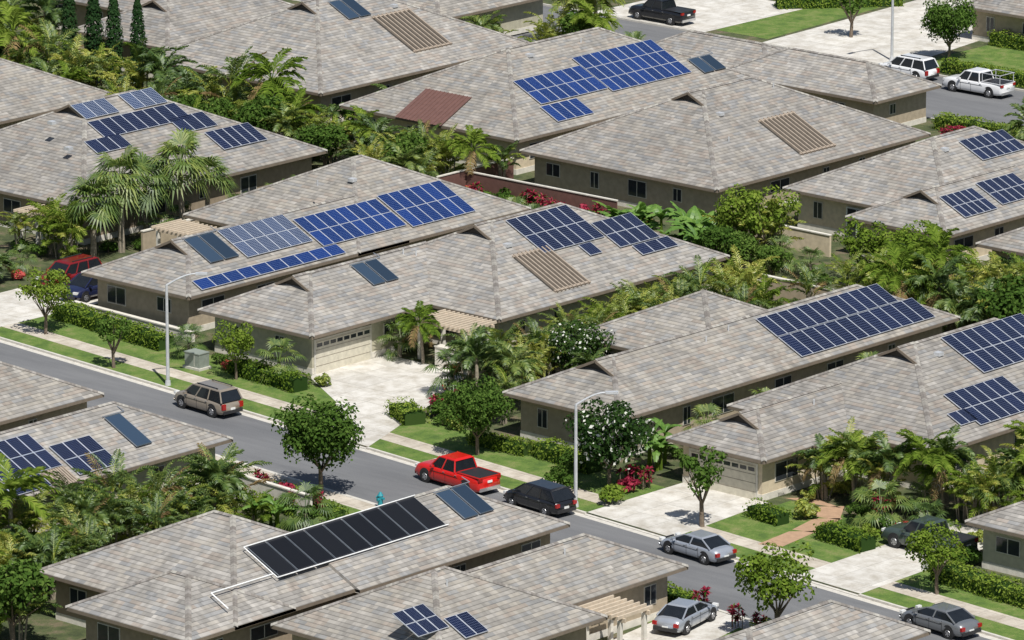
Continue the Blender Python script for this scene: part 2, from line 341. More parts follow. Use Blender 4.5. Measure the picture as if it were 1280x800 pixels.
def array(house,B,t0,t1,d0,d1,nt_,nd,kind='blue',name='solar_panel_array'):
    mats={'blue':(P_BLUE,ALU),'navy':(P_NAVY,ALU),'pale':(P_PALE,ALU),'th':(P_TH,ALUD),'pool':(P_POOL,ALUD)}[kind]
    b=MB(); up=.12 if kind!='pool' else .04
    X=Vector((0,1,0)); Y=Vector((-1,0,PITCH)).normalized(); Z=X.cross(Y)
    if Z.z<0: Z=-Z
    W_=(t1-t0)/nt_; D_=(d1-d0)*SL/nd
    for i in range(nt_):
        for j in range(nd):
            c=on_roof(B,d0+(j+.5)*(d1-d0)/nd,t0+(i+.5)*W_,up)
            gp=.02 if kind!='th' else .12
            if kind=='pool': gp=.09
            b.box(c,(W_-gp,D_-(.02 if kind!='th' else .1),.05),1,axes=(X,Y,Z))
            e=.035 if kind!='pool' else .02
            hx,hy=(W_-gp)/2-e,D_/2-e
            P=[c+Z*.03+X*sx*hx+Y*sy*hy for sx,sy in ((-1,-1),(1,-1),(1,1),(-1,1))]
            b.poly(P,0,[(0,0),(1,0),(1,1),(0,1)] if D_>W_ or kind=='pool' else [(0,0),(0,1),(1,1),(1,0)])
    if kind=='pool':
        for dd in (d0,d1):
            b.cyl(on_roof(B,dd,t0-.2,.09),on_roof(B,dd,t1+.1,.09),.035,.035,2,8)
        b.cyl(on_roof(B,d0,t0-.2,.09),on_roof(B,d1,t0-.2,.09),.035,.035,2,8)
        b.cyl(on_roof(B,d0+.3,t0-.2,.09),on_roof(B,d0+.3,t0-5,.09),.04,.04,2,8)
        b.cyl(on_roof(B,d0+.3,t0-5,.09),on_roof(B,d0-1.0,t0-5,.09),.04,.04,2,8)
    for t in (t0+.2,t1-.2):
        b.box(on_roof(B,d0+.1,t,up/2),(.06,.06,up),1)
    if kind=='th': b.cyl(on_roof(B,d1+.05,t0,.12),on_roof(B,d1+.05,t1+.4,.12),.03,.03,1,6); b.cyl(on_roof(B,d1+.05,t1+.4,.12),on_roof(B,d1+.6,t1+.4,.03),.03,.03,1,6)
    b.obj(name,[mats[0],mats[1],WHITE],house)
def trellis(house,B,t0,t1,d0,d1):
    b=MB(); X=Vector((0,1,0)); Y=Vector((-1,0,PITCH)).normalized(); Z=X.cross(Y); Z=-Z if Z.z<0 else Z
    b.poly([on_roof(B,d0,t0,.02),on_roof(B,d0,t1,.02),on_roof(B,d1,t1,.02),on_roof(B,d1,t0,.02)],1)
    n=9
    for i in range(n):
        t=t0+(t1-t0)*(i+.5)/n; b.box(on_roof(B,(d0+d1)/2,t,.09),(.12,(d1-d0)*SL+.3,.16),0,axes=(X,Y,Z))
    for dd in (d0,d1): b.box(on_roof(B,dd,(t0+t1)/2,.06),(t1-t0,.16,.12),0,axes=(X,Y,Z))
    b.obj('roof_trellis',[WOODD,DARK],house)
def house(): return empty('hip_roof_house')

H=house(); rm=ROOFS[0]; wl=WALLS[0]
f=block(H,(-22,-18,-12,3),back='gable',roofm=rm,wall=wl)
r=block(H,(-28.5,-2,-12,15.3),roofm=rm,wall=wl,vent=False,pipes=((6.2,4,1),(6.6,1,0)))
array(H,f,-13.8,-11.0,2.2,4.75,2,1,'th','solar_thermal_collector')
for (a,b_,c,d,n,m,kd) in [(-10.6,-4.4,1.9,4.75,6,2,'pale'),(-4.1,4.0,1.2,4.1,8,2,'blue'),(4.3,10.6,.9,4.3,6,2,'blue'),(-16.6,-3.0,.2,1.15,10,1,'blue')]: array(H,r if a>3 or a==-4.1 else f,a,b_,c,d,n,m,kd)
H=house(); rm=ROOFS[1]; wl=WALLS[1]
f=block(H,(-9.2,-20,1,-3.9),back='gable',roofm=rm,wall=wl,gar=('S',-16.4,5.0),pipes=((4.2,-5.8,0),(4.6,-6.6,0)))
r=block(H,(-9,-9,7,13.9),roofm=rm,wall=wl,pipes=((5.6,-2,1),))
array(H,f,-11.6,-9.1,2.6,4.7,2,1,'th','solar_thermal_collector')
array(H,r,.0,6.0,4.2,7.65,6,2,'navy'); array(H,r,6.2,10.2,3.0,5.6,4,2,'navy'); array(H,r,7.2,10.8,1.9,2.9,3,1,'navy')
array(H,r,3.2,4.4,3.0,4.1,1,1,'navy')
trellis(H,r,-2.6,.9,1.0,4.6)
H=house(); rm=ROOFS[0]; wl=WALLS[0]
f=block(H,(19,-22,28.5,11.2),roofm=rm,wall=wl,pipes=((3.8,-9.5,0),(4.1,-7,0)))
r=block(H,(13,-9,25,3),roofm=rm,wall=wl,vent=False)
array(H,f,-4.2,7.9,2.5,4.3,12,1,'navy'); array(H,f,-4.2,9.2,.5,2.45,12,1,'navy')
H=house(); rm=ROOFS[2]; wl=WALLS[2]
f=block(H,(33,-23,40.6,-11.2),back='gable',roofm=rm,wall=wl,gar=('F',36.9,5.0),pipes=((2.8,-15,0),))
r=block(H,(31,-15,47,9),roofm=rm,wall=wl,pipes=((6.6,-6.3,1),))
array(H,r,-4.8,3.2,4.3,7.7,8,2,'navy'); array(H,r,-9.6,-3.8,.8,3.7,6,2,'navy'); array(H,r,-11,-9.3,1.2,2.3,2,1,'navy')
H=house(); rm=ROOFS[2]
f=block(H,(-24.5,28,-6,52),roofm=rm,wall=WALLS[0],pipes=((6.5,36,1),(7.8,43.5,0),(4,34,0)))
trellis(H,f,38.5,42.5,1.2,5)
H=house(); rm=ROOFS[0]
f=block(H,(-44.4,30.2,-26.7,58),roofm=rm,wall=WALLS[2],vent=False,pipes=((7.8,46,0),(7.6,40,1)))
array(H,f,35.8,43.2,2.7,5.5,7,2,'blue'); array(H,f,43.3,52.3,2.3,6.4,9,3,'blue'); array(H,f,35.4,39.4,.7,2.5,4,1,'blue'); array(H,f,53.3,55.9,1.9,3.6,2,1,'th','solar_thermal_collector')
b=MB(); 
for i in range(12):
    x=-38.6+i*.38; 
    b.poly([(x,30.0,f['ze']+.02),(x+.35,30.0,f['ze']+.02),(x+.35,33.4,f['ze']+PITCH*3.2+.1),(x,33.4,f['ze']+PITCH*3.2+.1)]); b.box((x+.36,31.7,f['ze']+PITCH*1.5+.12),(.05,3.75,.06),0,axes=(Vector((1,0,0)),Vector((0,1,PITCH)).normalized(),Vector((0,-PITCH,1)).normalized()))
b.obj('metal_awning',[BROWNM],H)
H=house(); block(H,(-41,59,-27,65.7),roofm=ROOFS[1],wall=WALLS[0],vent=False); block(H,(-31,57.5,-15.5,65.4),roofm=ROOFS[1],wall=WALLS[0],vent=False)
H=house(); f=block(H,(-67,32,-48,56),roofm=ROOFS[1],wall=WALLS[0],pipes=((5,40,0),(7,47.5,1))); trellis(H,f,44.3,48.6,2,6.3); array(H,f,42,44.6,6.6,8.8,2,1,'th','solar_thermal_collector')
H=house(); block(H,(-79,36,-68.2,53.6),roofm=ROOFS[2],wall=WALLS[3]); block(H,(-92,44,-79.5,60),roofm=ROOFS[2],wall=WALLS[3],vent=False)
H=house(); block(H,(-73,58,-60,72),roofm=ROOFS[0],wall=WALLS[1],vent=False)
H=house(); f=block(H,(5.6,27.8,14.3,41),back='gable',roofm=ROOFS[1],wall=WALLS[2]); r=block(H,(-3,31.5,11.8,51),roofm=ROOFS[1],wall=WALLS[2],vent=False,pipes=((6,38.5,1),))
array(H,f,31.2,34.8,1.0,3.3,5,2,'navy'); array(H,f,35.6,39.8,1.2,3.6,5,2,'navy'); array(H,r,40.5,45.5,4.2,6.4,6,2,'navy')
b=MB(); b.box((3.2,32.2,Z0+1.15),(2.0,.1,2.1),0); b.box((3.2,32.15,Z0+1.15),(1.7,.1,1.9),1); b.box((3.2,32.1,Z0+1.15),(.08,.1,1.9),0); b.obj('french_door',[WHITE,GLASS],H)
H=house(); f=block(H,(-54,-5.6,-34.6,18.7),roofm=ROOFS[2],wall=WALLS[3],pipes=((8.3,-.5,1),(5.6,-1.5,1),(3.4,6,0)))
for q in [(2.4,5.7,7.9,9.5,3,1),(7.1,10.4,7.8,9.5,3,1),(2.2,10.8,5.8,7.6,8,1),(8.8,12.2,4.6,6.2,3,1),(10.4,14.8,2.2,4.2,5,1),(.2,3.6,4.5,5.9,3,1)]: array(H,f,q[0],q[1],q[2],q[3],q[4],q[5],'pale' if q[2]>7 else 'navy')
H=house(); block(H,(-80,8,-58.8,21.5),roofm=ROOFS[0],wall=WALLS[0],vent=False)
H=house(); block(H,(-11,-52,1,-38.3),roofm=ROOFS[0],wall=WALLS[0],vent=False); 
H=house(); f=block(H,(4,-61,14,-40.3),roofm=ROOFS[1],wall=WALLS[1])
array(H,f,-47.2,-45.8,1.2,4.0,1,1,'th','solar_thermal_collector'); array(H,f,-57.7,-53,1.4,4.3,5,2,'navy'); array(H,f,-52.6,-49.3,.4,3.0,3,2,'navy'); array(H,f,-59,-55,.2,1.3,4,1,'navy')
trellis(H,f,-54.8,-53,.1,1.2)
H=house(); rm=ROOFS[1]; wl=WALLS[3]
f=block(H,(31,-70.5,40.4,-62.3),back='gable',roofm=rm,wall=wl); w_=block(H,(25,-67,40.4,-53),roofm=rm,wall=wl,vent=False); r=block(H,(31,-57.7,40.8,-40.4),front='gable',roofm=rm,wall=wl,win=True)
mx=dict(w_); mx['ze']=w_['ze']+.24
array(H,mx,-61.6,-48.2,1.9,4.45,9,1,'pool','pool_solar_heater')
array(H,r,-46.8,-44.2,2.3,4.6,2,1,'th','solar_thermal_collector')
H=house(); w_=block(H,(41.6,-65.5,54,-52.3),roofm=ROOFS[0],wall=WALLS[0],vent=False,pipes=((5,-59.6,0),)); r=block(H,(43,-58,51.2,-42.3),front='gable',roofm=ROOFS[0],wall=WALLS[0],pipes=((3.2,-49,0),))
array(H,w_,-64.7,-62.3,2.4,4.3,3,2,'navy'); array(H,w_,-62.1,-60.3,1.4,3,2,1,'navy')
H=house(); block(H,(60.8,-57,68.4,-42.6),roofm=ROOFS[1],wall=WALLS[1],vent=False)
H=house(); block(H,(57,-25,64.8,-10),back='gable',roofm=ROOFS[1],wall=WALLS[1]); block(H,(55,-17,71,6),roofm=ROOFS[1],wall=WALLS[1],vent=False)
H=house(); block(H,(-33,90,-20,107),roofm=ROOFS[2],wall=WALLS[0])
H=house(); block(H,(17,27.6,29,42),roofm=ROOFS[0],wall=WALLS[0],vent=False)

# ---------------------------------------------------------------- pergolas, walls
def pergola(s,t,w,l,rz=0):
    b=MB()
    for sx in (-1,1):
        for sy in (-1,1): b.box((sx*(w/2-.2),sy*(l/2-.2),1.2),(.22,.22,2.4),1)
    for sy in (-1,1): b.box((0,sy*(l/2-.2),2.45),(w+.4,.12,.24),0)
    n=int(w/.4)
    for i in range(n+1): b.box((-w/2+i*w/n,0,2.66),(.1,l+.5,.18),0)
    o=b.obj('pergola',[WOOD,PLINTH]); o.location=(s,t,Z0); o.rotation_euler=(0,0,rz)
pergola(4.6,-10.6,4.4,2.6); pergola(-25.5,-4.3,4.6,2.4); pergola(-37,-7.4,2.6,2); pergola(52.9,-50.4,2.8,2.4); pergola(52.5,-8,5,3)
def fence(name,pts,h,th,mat):
    b=MB()
    for (x0,y0),(x1,y1) in zip(pts,pts[1:]):
        L=math.hypot(x1-x0,y1-y0); a=math.atan2(y1-y0,x1-x0)
        b.box(((x0+x1)/2,(y0+y1)/2,Z0+h/2),(L,th,h),0,a); b.box(((x0+x1)/2,(y0+y1)/2,Z0+h+.04),(L+.05,th+.1,.08),1,a)
    b.obj(name,[mat,PLINTH])
fence('garden_wall',[(-22.8,-17.9),(-11.2,-18.4)],.6,.25,PLINTH)
fence('wooden_fence',[(-26,20),(-26,29)],1.8,.08,BROWNM); fence('wooden_fence',[(-26,24),(-12,24.3)],1.7,.08,BROWNM)
fence('garden_wall',[(9.5,-8),(9.5,14)],1.5,.18,WALLS[2]); fence('garden_wall',[(8,15),(30,15)],1.6,.18,WALLS[0]); fence('garden_wall',[(-30.5,-4),(-30.5,18)],1.6,.18,WALLS[0])
fence('garden_wall',[(15,-42.4),(23,-43)],1.5,.18,PLINTH); fence('garden_wall',[(4.6,-12.2),(7.2,-12.3)],1.3,.5,PLINTH)
fence('garden_wall',[(-3,27),(5,27)],1.5,.18,WALLS[2])

# ---------------------------------------------------------------- plants
def leafquad(b,c,n,size,mi,rg,asp=.6):
    n=n.normalized(); a=n.orthogonal().normalized(); a.rotate(Matrix.Rotation(rg.uniform(0,6.28),3,n)); c2=n.cross(a)
    s=size*rg.uniform(.7,1.3)
    b.poly([c-a*s*.5,c+c2*s*asp*.5,c+a*s*.5,c-c2*s*asp*.5],mi)
def rv(rg):
    while True:
        v=Vector((rg.uniform(-1,1),rg.uniform(-1,1),rg.uniform(-1,1)))
        if .05<v.length<1: return v.normalized()
def crown(b,c,rad,n,size,rg,mi=1,lumps=14,mi2=None,lr0=.28,lr1=.46):
    L=[]
    for i in range(lumps):
        v=rv(rg); v.z=v.z*.8+.12; q=rg.uniform(.4,.76); L.append((Vector((c[0]+v.x*rad[0]*q,c[1]+v.y*rad[1]*q,c[2]+v.z*rad[2]*q)),rg.uniform(lr0,lr1)))
    for i in range(n):
        lc,lr=rg.choice(L); v=rv(rg); 
        if v.z<-.3 and rg.random()<.6: v.z=-v.z
        rr=lr*rg.uniform(.72,1.12)
        p=lc+Vector((v.x*rad[0]*rr,v.y*rad[1]*rr,v.z*rad[2]*rr))
        nn=v+rv(rg)*.8; nn.z+=.3
        leafquad(b,p,nn,size,mi if (mi2 is None or rg.random()>.1) else mi2,rg)
def tree_mesh(name,seed,rad,hc,n,size,mats,mi2=None,lumps=14,lr=(.28,.46),zs=.85):
    rg=random.Random(seed); b=MB()
    b.cyl((0,0,0),(rg.uniform(-.1,.1),0,hc*.45),.13,.1,0,8)
    for i in range(8):
        a=i*.8+rg.random()*.5; r=rad*rg.uniform(.4,.75)
        b.cyl((0,0,hc*(.35+.1*rg.random())),(math.cos(a)*r,math.sin(a)*r,hc+rg.uniform(-.4,.6)*rad*.7),.06,.015,0,5)
    crown(b,(0,0,hc),(rad,rad,rad*zs),n,size,rg,1,lumps,mi2,*lr)
    return b.mesh(name,mats)
T_ROUND=[tree_mesh('round_tree',s,2.5,2.95,8000,.22,[BARK,L_TREE],None,44,(.2,.38),.95) for s in (1,2)]
T_SMALL=[tree_mesh('small_tree',s,1.5,2.6,1100,.22,[BARK,L_TREE],None,15,(.16,.36)) for s in (3,4)]
T_OPEN=tree_mesh('open_tree',8,2.2,3.2,2300,.24,[BARK,L_HEDGE],None,24,(.14,.3),1.0)
T_DARK=tree_mesh('dark_tree',5,2.2,2.6,2400,.28,[BARK,L_TREE],None,22,(.2,.36))
T_PLUM=tree_mesh('plumeria',6,2.8,2.6,6000,.25,[BARK,L_DARK,L_WHT],2,40,(.18,.34))
def bush_mesh(name,seed,mats,n=600,size=.2,mi2=None):
    rg=random.Random(seed); b=MB(); b.cyl((0,0,0),(0,0,.5),.06,.04,0,5); crown(b,(0,0,.5),(.9,.9,.6),n,size,rg,1,9,mi2); return b.mesh(name,mats)
B_GRN=[bush_mesh('bush',s,[BARK,L_TREE]) for s in (10,11)]
B_DRK=bush_mesh('bush_d',12,[BARK,L_DARK]); B_YEL=bush_mesh('bush_y',13,[BARK,L_YEL],500,.24); B_RED=bush_mesh('bush_r',14,[BARK,L_RED],420,.26); B_ORG=bush_mesh('bush_o',15,[BARK,L_ORG]); B_HDG=bush_mesh('bush_h',16,[BARK,L_HEDGE])
def frond(b,base,az,L,el,droop,nl,ll,lw,mi,ms,rg):
    p=Vector(base); hd=Vector((math.cos(az),math.sin(az),0)); sd=Vector((-math.sin(az),math.cos(az),0)); steps=7; pts=[p.copy()]
    dirs=[]
    for i in range(steps):
        a=el-droop*((i+.5)/steps)**1.3; d=hd*math.cos(a)+Vector((0,0,math.sin(a))); dirs.append(d); p=p+d*(L/steps); pts.append(p.copy())
    for i in range(steps):
        w=.035*(1-i/steps)+.012; b.poly([pts[i]-sd*w,pts[i]+sd*w,pts[i+1]+sd*w*.8,pts[i+1]-sd*w*.8],ms)
    for k in range(nl):
        u=.18+.82*(k+.5)/nl; f=u*steps; i=min(int(f),steps-1); q=pts[i].lerp(pts[i+1],f-i); d=dirs[i]
        ln=ll*(.45+1.1*math.sin(math.pi*min(1,u*.85+.1)))*.72*rg.uniform(.85,1.1)
        for sg in (-1,1):
            ld=(sd*sg*.85+d*.7+Vector((0,0,rg.uniform(-.1,.4)))).normalized(); wv=d*lw*.5
            e=q+ld*ln; m=q+ld*ln*.5+Vector((0,0,.04)); e=e+Vector((0,0,-ln*.25))
            b.poly([q-wv*.6,q+wv*.6,m+wv,e,m-wv],mi)
def areca_mesh(name,seed,leaf,nf=28,Lr=(1.5,2.7),leaf2=None):
    rg=random.Random(seed); b=MB()
    for i in range(7):
        a=rg.uniform(0,6.28); r=rg.uniform(.1,.8); h=rg.uniform(.6,2.6); x,y=math.cos(a)*r,math.sin(a)*r
        b.cyl((x*.6,y*.6,0),(x,y,h),.06,.05,0,5)
        for j in range(nf//6): 
            frond(b,(x,y,h),rg.uniform(0,6.28),rg.uniform(*Lr),rg.uniform(.75,1.5),rg.uniform(.7,1.9),14,.46,.085,1 if rg.random()<.8 else 3,2,rg)
    return b.mesh(name,[PBARK,leaf,L_YEL,leaf2 or L_YEL])
A_GRN=[areca_mesh('areca',s,L_PALM,leaf2=l2) for s,l2 in ((20,L_YEL),(21,L_HEDGE),(25,L_DRY))]+[areca_mesh('areca',22,L_HEDGE)]; A_YEL=areca_mesh('areca_y',23,L_YEL,leaf2=L_HEDGE)
def coco_mesh(seed,h,L,leaf,nf=20,ll=.7,nl=18):
    rg=random.Random(seed); b=MB(); pr=Vector((0,0,0))
    for i in range(6):
        q=Vector((.12*i**1.3*.3,0,h*(i+1)/6)); b.cyl(pr,q,.16-.012*i,.148-.012*i,0,8,False); pr=q
    for i in range(nf):
        el=rg.uniform(-.3,1.35); frond(b,pr,i*2.4+rg.random()*.4,L*rg.uniform(.85,1.1),el,rg.uniform(.9,1.6),nl,ll,.11,2 if el<-.15 else 1,1,rg)
    return b.mesh('coco',[PBARK,leaf,L_DRY])
COCO=coco_mesh(30,4.5,3.4,L_YEL,24,.9,22); DATE=[coco_mesh(31,2.0,2.1,L_PALM,26,.5),coco_mesh(33,3.0,2.2,L_PALM,22,.55),coco_mesh(34,3.6,2.4,L_HEDGE,20,.6)]
def fan_mesh(seed,h,R_=1.0,nf=24):
    rg=random.Random(seed); b=MB(); b.cyl((0,0,0),(.1,0,h),.2,.14,0,8)
    for i in range(nf):
        az=i*2.4+rg.random()*.5; el=rg.uniform(-.5,1.35); hd=Vector((math.cos(az),math.sin(az),0)); sd=Vector((-math.sin(az),math.cos(az),0)); d=hd*math.cos(el)+Vector((0,0,math.sin(el)))
        p0=Vector((.1,0,h)); p1=p0+d*rg.uniform(.8,1.4); b.poly([p0-sd*.03,p0+sd*.03,p1+sd*.02,p1-sd*.02],1)
        up=sd.cross(d)
        if up.z<0: up=-up
        d2=(d+Vector((0,0,-.5))).normalized(); nn=15
        for k in range(nn):
            a0=-2.0+4.0*k/nn; a1=a0+4.0/nn*.75; am=(a0+a1)/2
            v0=d2*math.cos(a0)+sd*math.sin(a0); v1=d2*math.cos(a1)+sd*math.sin(a1); vm=d2*math.cos(am)+sd*math.sin(am)
            r=R_*rg.uniform(.85,1.15)*(1-.2*abs(am)/2)
            b.poly([p1,p1+v0*r*.55+up*.03,p1+vm*r-Vector((0,0,.3*r)),p1+v1*r*.55+up*.03],1)
    return b.mesh('fan',[PBARK,L_PALM])
FAN=[fan_mesh(40,3.4,1.2,34),fan_mesh(41,3.9,1.2,32),fan_mesh(42,1.3,.9)]
def banana_mesh(seed):
    rg=random.Random(seed); b=MB()
    for k in range(5):
        x,y=rg.uniform(-1,1),rg.uniform(-1,1); h=rg.uniform(.9,1.9); b.cyl((x,y,0),(x,y,h),.13,.08,0,7)
        for i in range(8):
            az=rg.uniform(0,6.28); hd=Vector((math.cos(az),math.sin(az),0)); sd=Vector((-math.sin(az),math.cos(az),0)); el=rg.uniform(.6,1.4); dr=rg.uniform(.8,1.8); L=rg.uniform(1.3,1.9); p=Vector((x,y,h)); pw=.03
            for j in range(8):
                a=el-dr*j/7; d=hd*math.cos(a)+Vector((0,0,math.sin(a))); q=p+d*L/8; w=.27*math.sin(math.pi*min(.97,(j+1)/8.5))**.6*rg.uniform(.75,1.1)
                dn=Vector((0,0,-.12*w/.3))
                b.poly([p,q,q+sd*w+dn,p+sd*pw+dn],1); b.poly([p,p-sd*pw+dn,q-sd*w+dn,q],1); p=q;pw=w*rg.uniform(.7,1)
    return b.mesh('banana',[L_HEDGE,L_BAN])
BAN=[banana_mesh(50),banana_mesh(51)]
def ti_mesh(seed,leaf):
    rg=random.Random(seed); b=MB()
    for k in range(8):
        x,y=rg.uniform(-.5,.5),rg.uniform(-.5,.5); h=rg.uniform(.3,1.3); b.cyl((x,y,0),(x,y,h),.03,.03,0,5)
        for i in range(18):
            az=rg.uniform(0,6.28); el=rg.uniform(-.1,1.4); d=Vector((math.cos(az)*math.cos(el),math.sin(az)*math.cos(el),math.sin(el))); sd=Vector((-math.sin(az),math.cos(az),0)); L=rg.uniform(.35,.55); p=Vector((x,y,h))
            b.poly([p,p+d*L*.5+sd*.07,p+d*L-Vector((0,0,.15)),p+d*L*.5-sd*.07],1 if rg.random()<.8 else 2)
    return b.mesh('ti',[BARK,leaf,L_TREE])
TI=ti_mesh(60,L_RED)
def cyp_mesh():
    rg=random.Random(70); b=MB(); b.cyl((0,0,0),(0,0,6.3),.12,.02,0,6)
    for i in range(2600):
        z=rg.uniform(.3,6.8); r=.62*math.sin(math.pi*min(1,(z/6.9)*.85+.12))**.7; a=rg.uniform(0,6.28); v=Vector((math.cos(a),math.sin(a),.5)); rr=r*rg.uniform(.6,1.1)
        leafquad(b,Vector((math.cos(a)*rr,math.sin(a)*rr,z)),v+rv(rg)*.4,.22,1,rg)
    return b.mesh('cyp',[BARK,L_CYP])
CYP=cyp_mesh()
def hedge(pts,w=1.1,h=1.0,leaf=None,dens=75,name='hedge'):
    b=MB(); rg=random.Random(int(pts[0][0]*10+pts[0][1]*3)&0xffff)
    for (x0,y0),(x1,y1) in zip(pts,pts[1:]):
        L=math.hypot(x1-x0,y1-y0); a=math.atan2(y1-y0,x1-x0); U=Vector((math.cos(a),math.sin(a),0)); V=Vector((-math.sin(a),math.cos(a),0)); c=Vector(((x0+x1)/2,(y0+y1)/2,Z0))
        b.box(c+Vector((0,0,h*.4)),(L-.25,w-.35,h*.8),1,a)
        for i in range(int(dens*L*(w+2*h))):
            u=rg.uniform(-L/2,L/2); k=rg.random()*(w+2*h)
            wob=.1*math.sin(u*1.7+x0)+.07*math.sin(u*4.3+y0)
            if k<w: p=c+U*u+V*(k-w/2)+Vector((0,0,h+wob-.02+rg.uniform(-.1,.1)-.12*abs(2*(k-w/2)/w)**3)); n=Vector((0,0,1))
            else:
                sg=1 if k<w+h else -1; p=c+U*u+V*sg*(w/2+wob*.6+rg.uniform(-.1,.06))+Vector((0,0,rg.uniform(.05,h))); n=V*sg
            leafquad(b,p,n+rv(rg)*.7,.17,0,rg)
    b.obj(name,[leaf or L_HEDGE,L_DARK])
hedge([(-22.5,-19.6),(-11,-21)],1.6,1.0); hedge([(-4,-22),(2.6,-22.6)],1.5,1.0); hedge([(10.6,-22.3),(13.3,-23.6)],1.7,.9)
hedge([(18.5,-24.2),(23,-24.0)],1.2,.8); hedge([(23.2,-23.4),(28.6,-24.2)],1.5,1.0); hedge([(41.2,-24.8),(44,-25.2)],1.3,.8); hedge([(47,-25.5),(51,-26)],1.5,.9); hedge([(57,-27.5),(66,-28.5)],1.6,1.0)
hedge([(-33,-24),(-30.5,-22)],1.4,1.0)
hedge([(12.5,-41.6),(22,-42.6)],1.3,.9); hedge([(17,-39.8),(24,-41.6)],1.2,.6); hedge([(46.8,-40.9),(50.5,-41.2)],1.4,.8); hedge([(56.5,-42.6),(60.5,-43)],1.4,.9)
hedge([(-14.5,63.8),(10,63.8)],1.6,1.1); hedge([(-30,90.5),(-12,91)],1.5,1.2); hedge([(-52,90),(-45,98)],1.6,1.2); hedge([(-12,61.2),(4,61.5)],1.2,.9,L_RED)
hedge([(-26.5,79.8),(-15,79.8)],1.4,1.0)

def P(kind,s,t,sc=1.0,rz=None):
    rz=R.uniform(0,6.28) if rz is None else rz
    tb={'round':('shade_tree',T_ROUND),'small':('young_street_tree',T_SMALL),'open':('open_crown_tree',[T_OPEN]),'dark':('dense_tree',[T_DARK]),'plum':('plumeria_tree',[T_PLUM]),'bush':('green_shrub',B_GRN),'bdark':('dark_shrub',[B_DRK]),
    'byel':('yellow_croton_shrub',[B_YEL]),'bred':('red_leaf_shrub',[B_RED]),'borg':('red_flowering_shrub',[B_ORG]),'bh':('clipped_shrub',[B_HDG]),'ar':('areca_palm',A_GRN),'ary':('golden_areca_palm',[A_YEL]),'coco':('coconut_palm_tree',[COCO]),'date':('feather_palm_tree',DATE),
    'fan':('fan_palm_tree',FAN[:2]),'fan0':('dwarf_fan_palm',[FAN[2]]),'ban':('banana_plant',BAN),'ti':('red_ti_plant',[TI]),'cyp':('cypress_tree',[CYP])}
    nm,ms=tb[kind]; place(nm,R.choice(ms),s,t,Z0,rz,(sc*R.uniform(.92,1.08),sc*R.uniform(.92,1.08),sc*R.uniform(.9,1.12)))
def many(st,j=.5,s0=.8,s1=1.15):
    for x in st.split(';'):
        k,s,t=x.split(','); P(k,float(s)+R.uniform(-j,j),float(t)+R.uniform(-j,j),R.uniform(s0,s1))
def strip(kinds,x0,y0,x1,y1,n,j,s0=.8,s1=1.15):
    for i in range(n):
        u=(i+.5)/n; P(R.choice(kinds),x0+(x1-x0)*u+R.uniform(-j,j),y0+(y1-y0)*u+R.uniform(-j,j),R.uniform(s0,s1))
# street trees
P('round',19.4,-38.4,1.1); P('round',20.6,-26.0,.9); P('plum',31.2,-26.0,1.08); P('open',-2.6,-23.2,.75); P('open',-19.8,-23.4,.95); P('small',-10.4,-26.4,.95)
P('small',40.6,-28.6,1.15); P('open',58,-42.8,1.15); P('open',59,-30.0,.9); P('round',-28.5,83,.95); P('small',-40,85,1.2)
P('bush',60.3,-44,1.2); P('bush',28.0,-26.4,1.0); P('bh',33.3,-28.6,1.2); P('bush',29.4,-28.4,1.2); P('bh',38,-40.8,1.3)
# between left houses: tall fan palms
P('fan',-32,-4.5,1.3); P('fan',-31.8,1.2,1.3); P('fan',-32.6,-1.5,1.15); P('fan',-32.2,-7,1.1); P('fan',-31.8,3.6,1.05)
strip(['ar','bush','fan0','bdark'],-32.3,-6,-31.8,18,13,.5,.6,.9)
strip(['ar','date','bush','byel'],-38,-9.5,-31,-8,8,.8,.8,1.1); strip(['bush','borg','fan0','date'],-33.5,-20,-31.2,-10,9,.8,.6,.9)
# row between back yards
strip(['ar','ar','ary','date','bush'],-78,25.8,-45,25.8,26,1.3,.9,1.4); strip(['ar','ary','bush','date'],-45,25,-27,25,17,1.0,.75,1.0)
strip(['ar','dark','bush','date','ary'],-76,22.5,-28,21.5,32,1.0,.75,1.1)
strip(['dark','ar','bush'],-92,27,-70,29,8,1.2,.7,.9); 
for x,y in ((-76.5,33.5),(-70.8,32.8),(-69.2,33.8),(-72.6,32.4)): P('cyp',x,y,R.uniform(1.0,1.2))
strip(['ary','date','ar'],-94,35,-79,34,8,1,.9,1.3)
strip(['fan0','borg','bush','byel','fan0'],-26,17,-12,17.6,10,.6,.7,1.0)
strip(['ti','bush','borg','fan0','bred','bush'],-26,22,-9,25,18,.8,.8,1.15); strip(['ar','bush','date'],-27.5,18,-25.2,28,6,.4,.8,1.0)
strip(['ban','bush'],-8,21,-1,21.5,9,.9,.9,1.3); strip(['ary','open','ary','ban'],0,20,4,23,6,1.0,.9,1.2); strip(['dark','bush','byel'],2,17.5,9,18.5,6,.8,.7,1.0)
strip(['fan0','byel','bush','bush'],3,22.5,10,21.5,6,.8,.7,.9); strip(['open','date','bush'],11,23,25,24,9,1.2,.8,1.1)
strip(['ar','date','ban','ary','ar'],14,19,30,21,14,1.2,.9,1.2); strip(['ar','bush','ary'],10,16.8,28,16.5,12,.6,.7,1.0); strip(['ban','ary','byel','date'],21,12.5,34,14,10,1,.9,1.2); strip(['bush','fan0','ar'],14,6,16,14,6,1,.8,1.0)
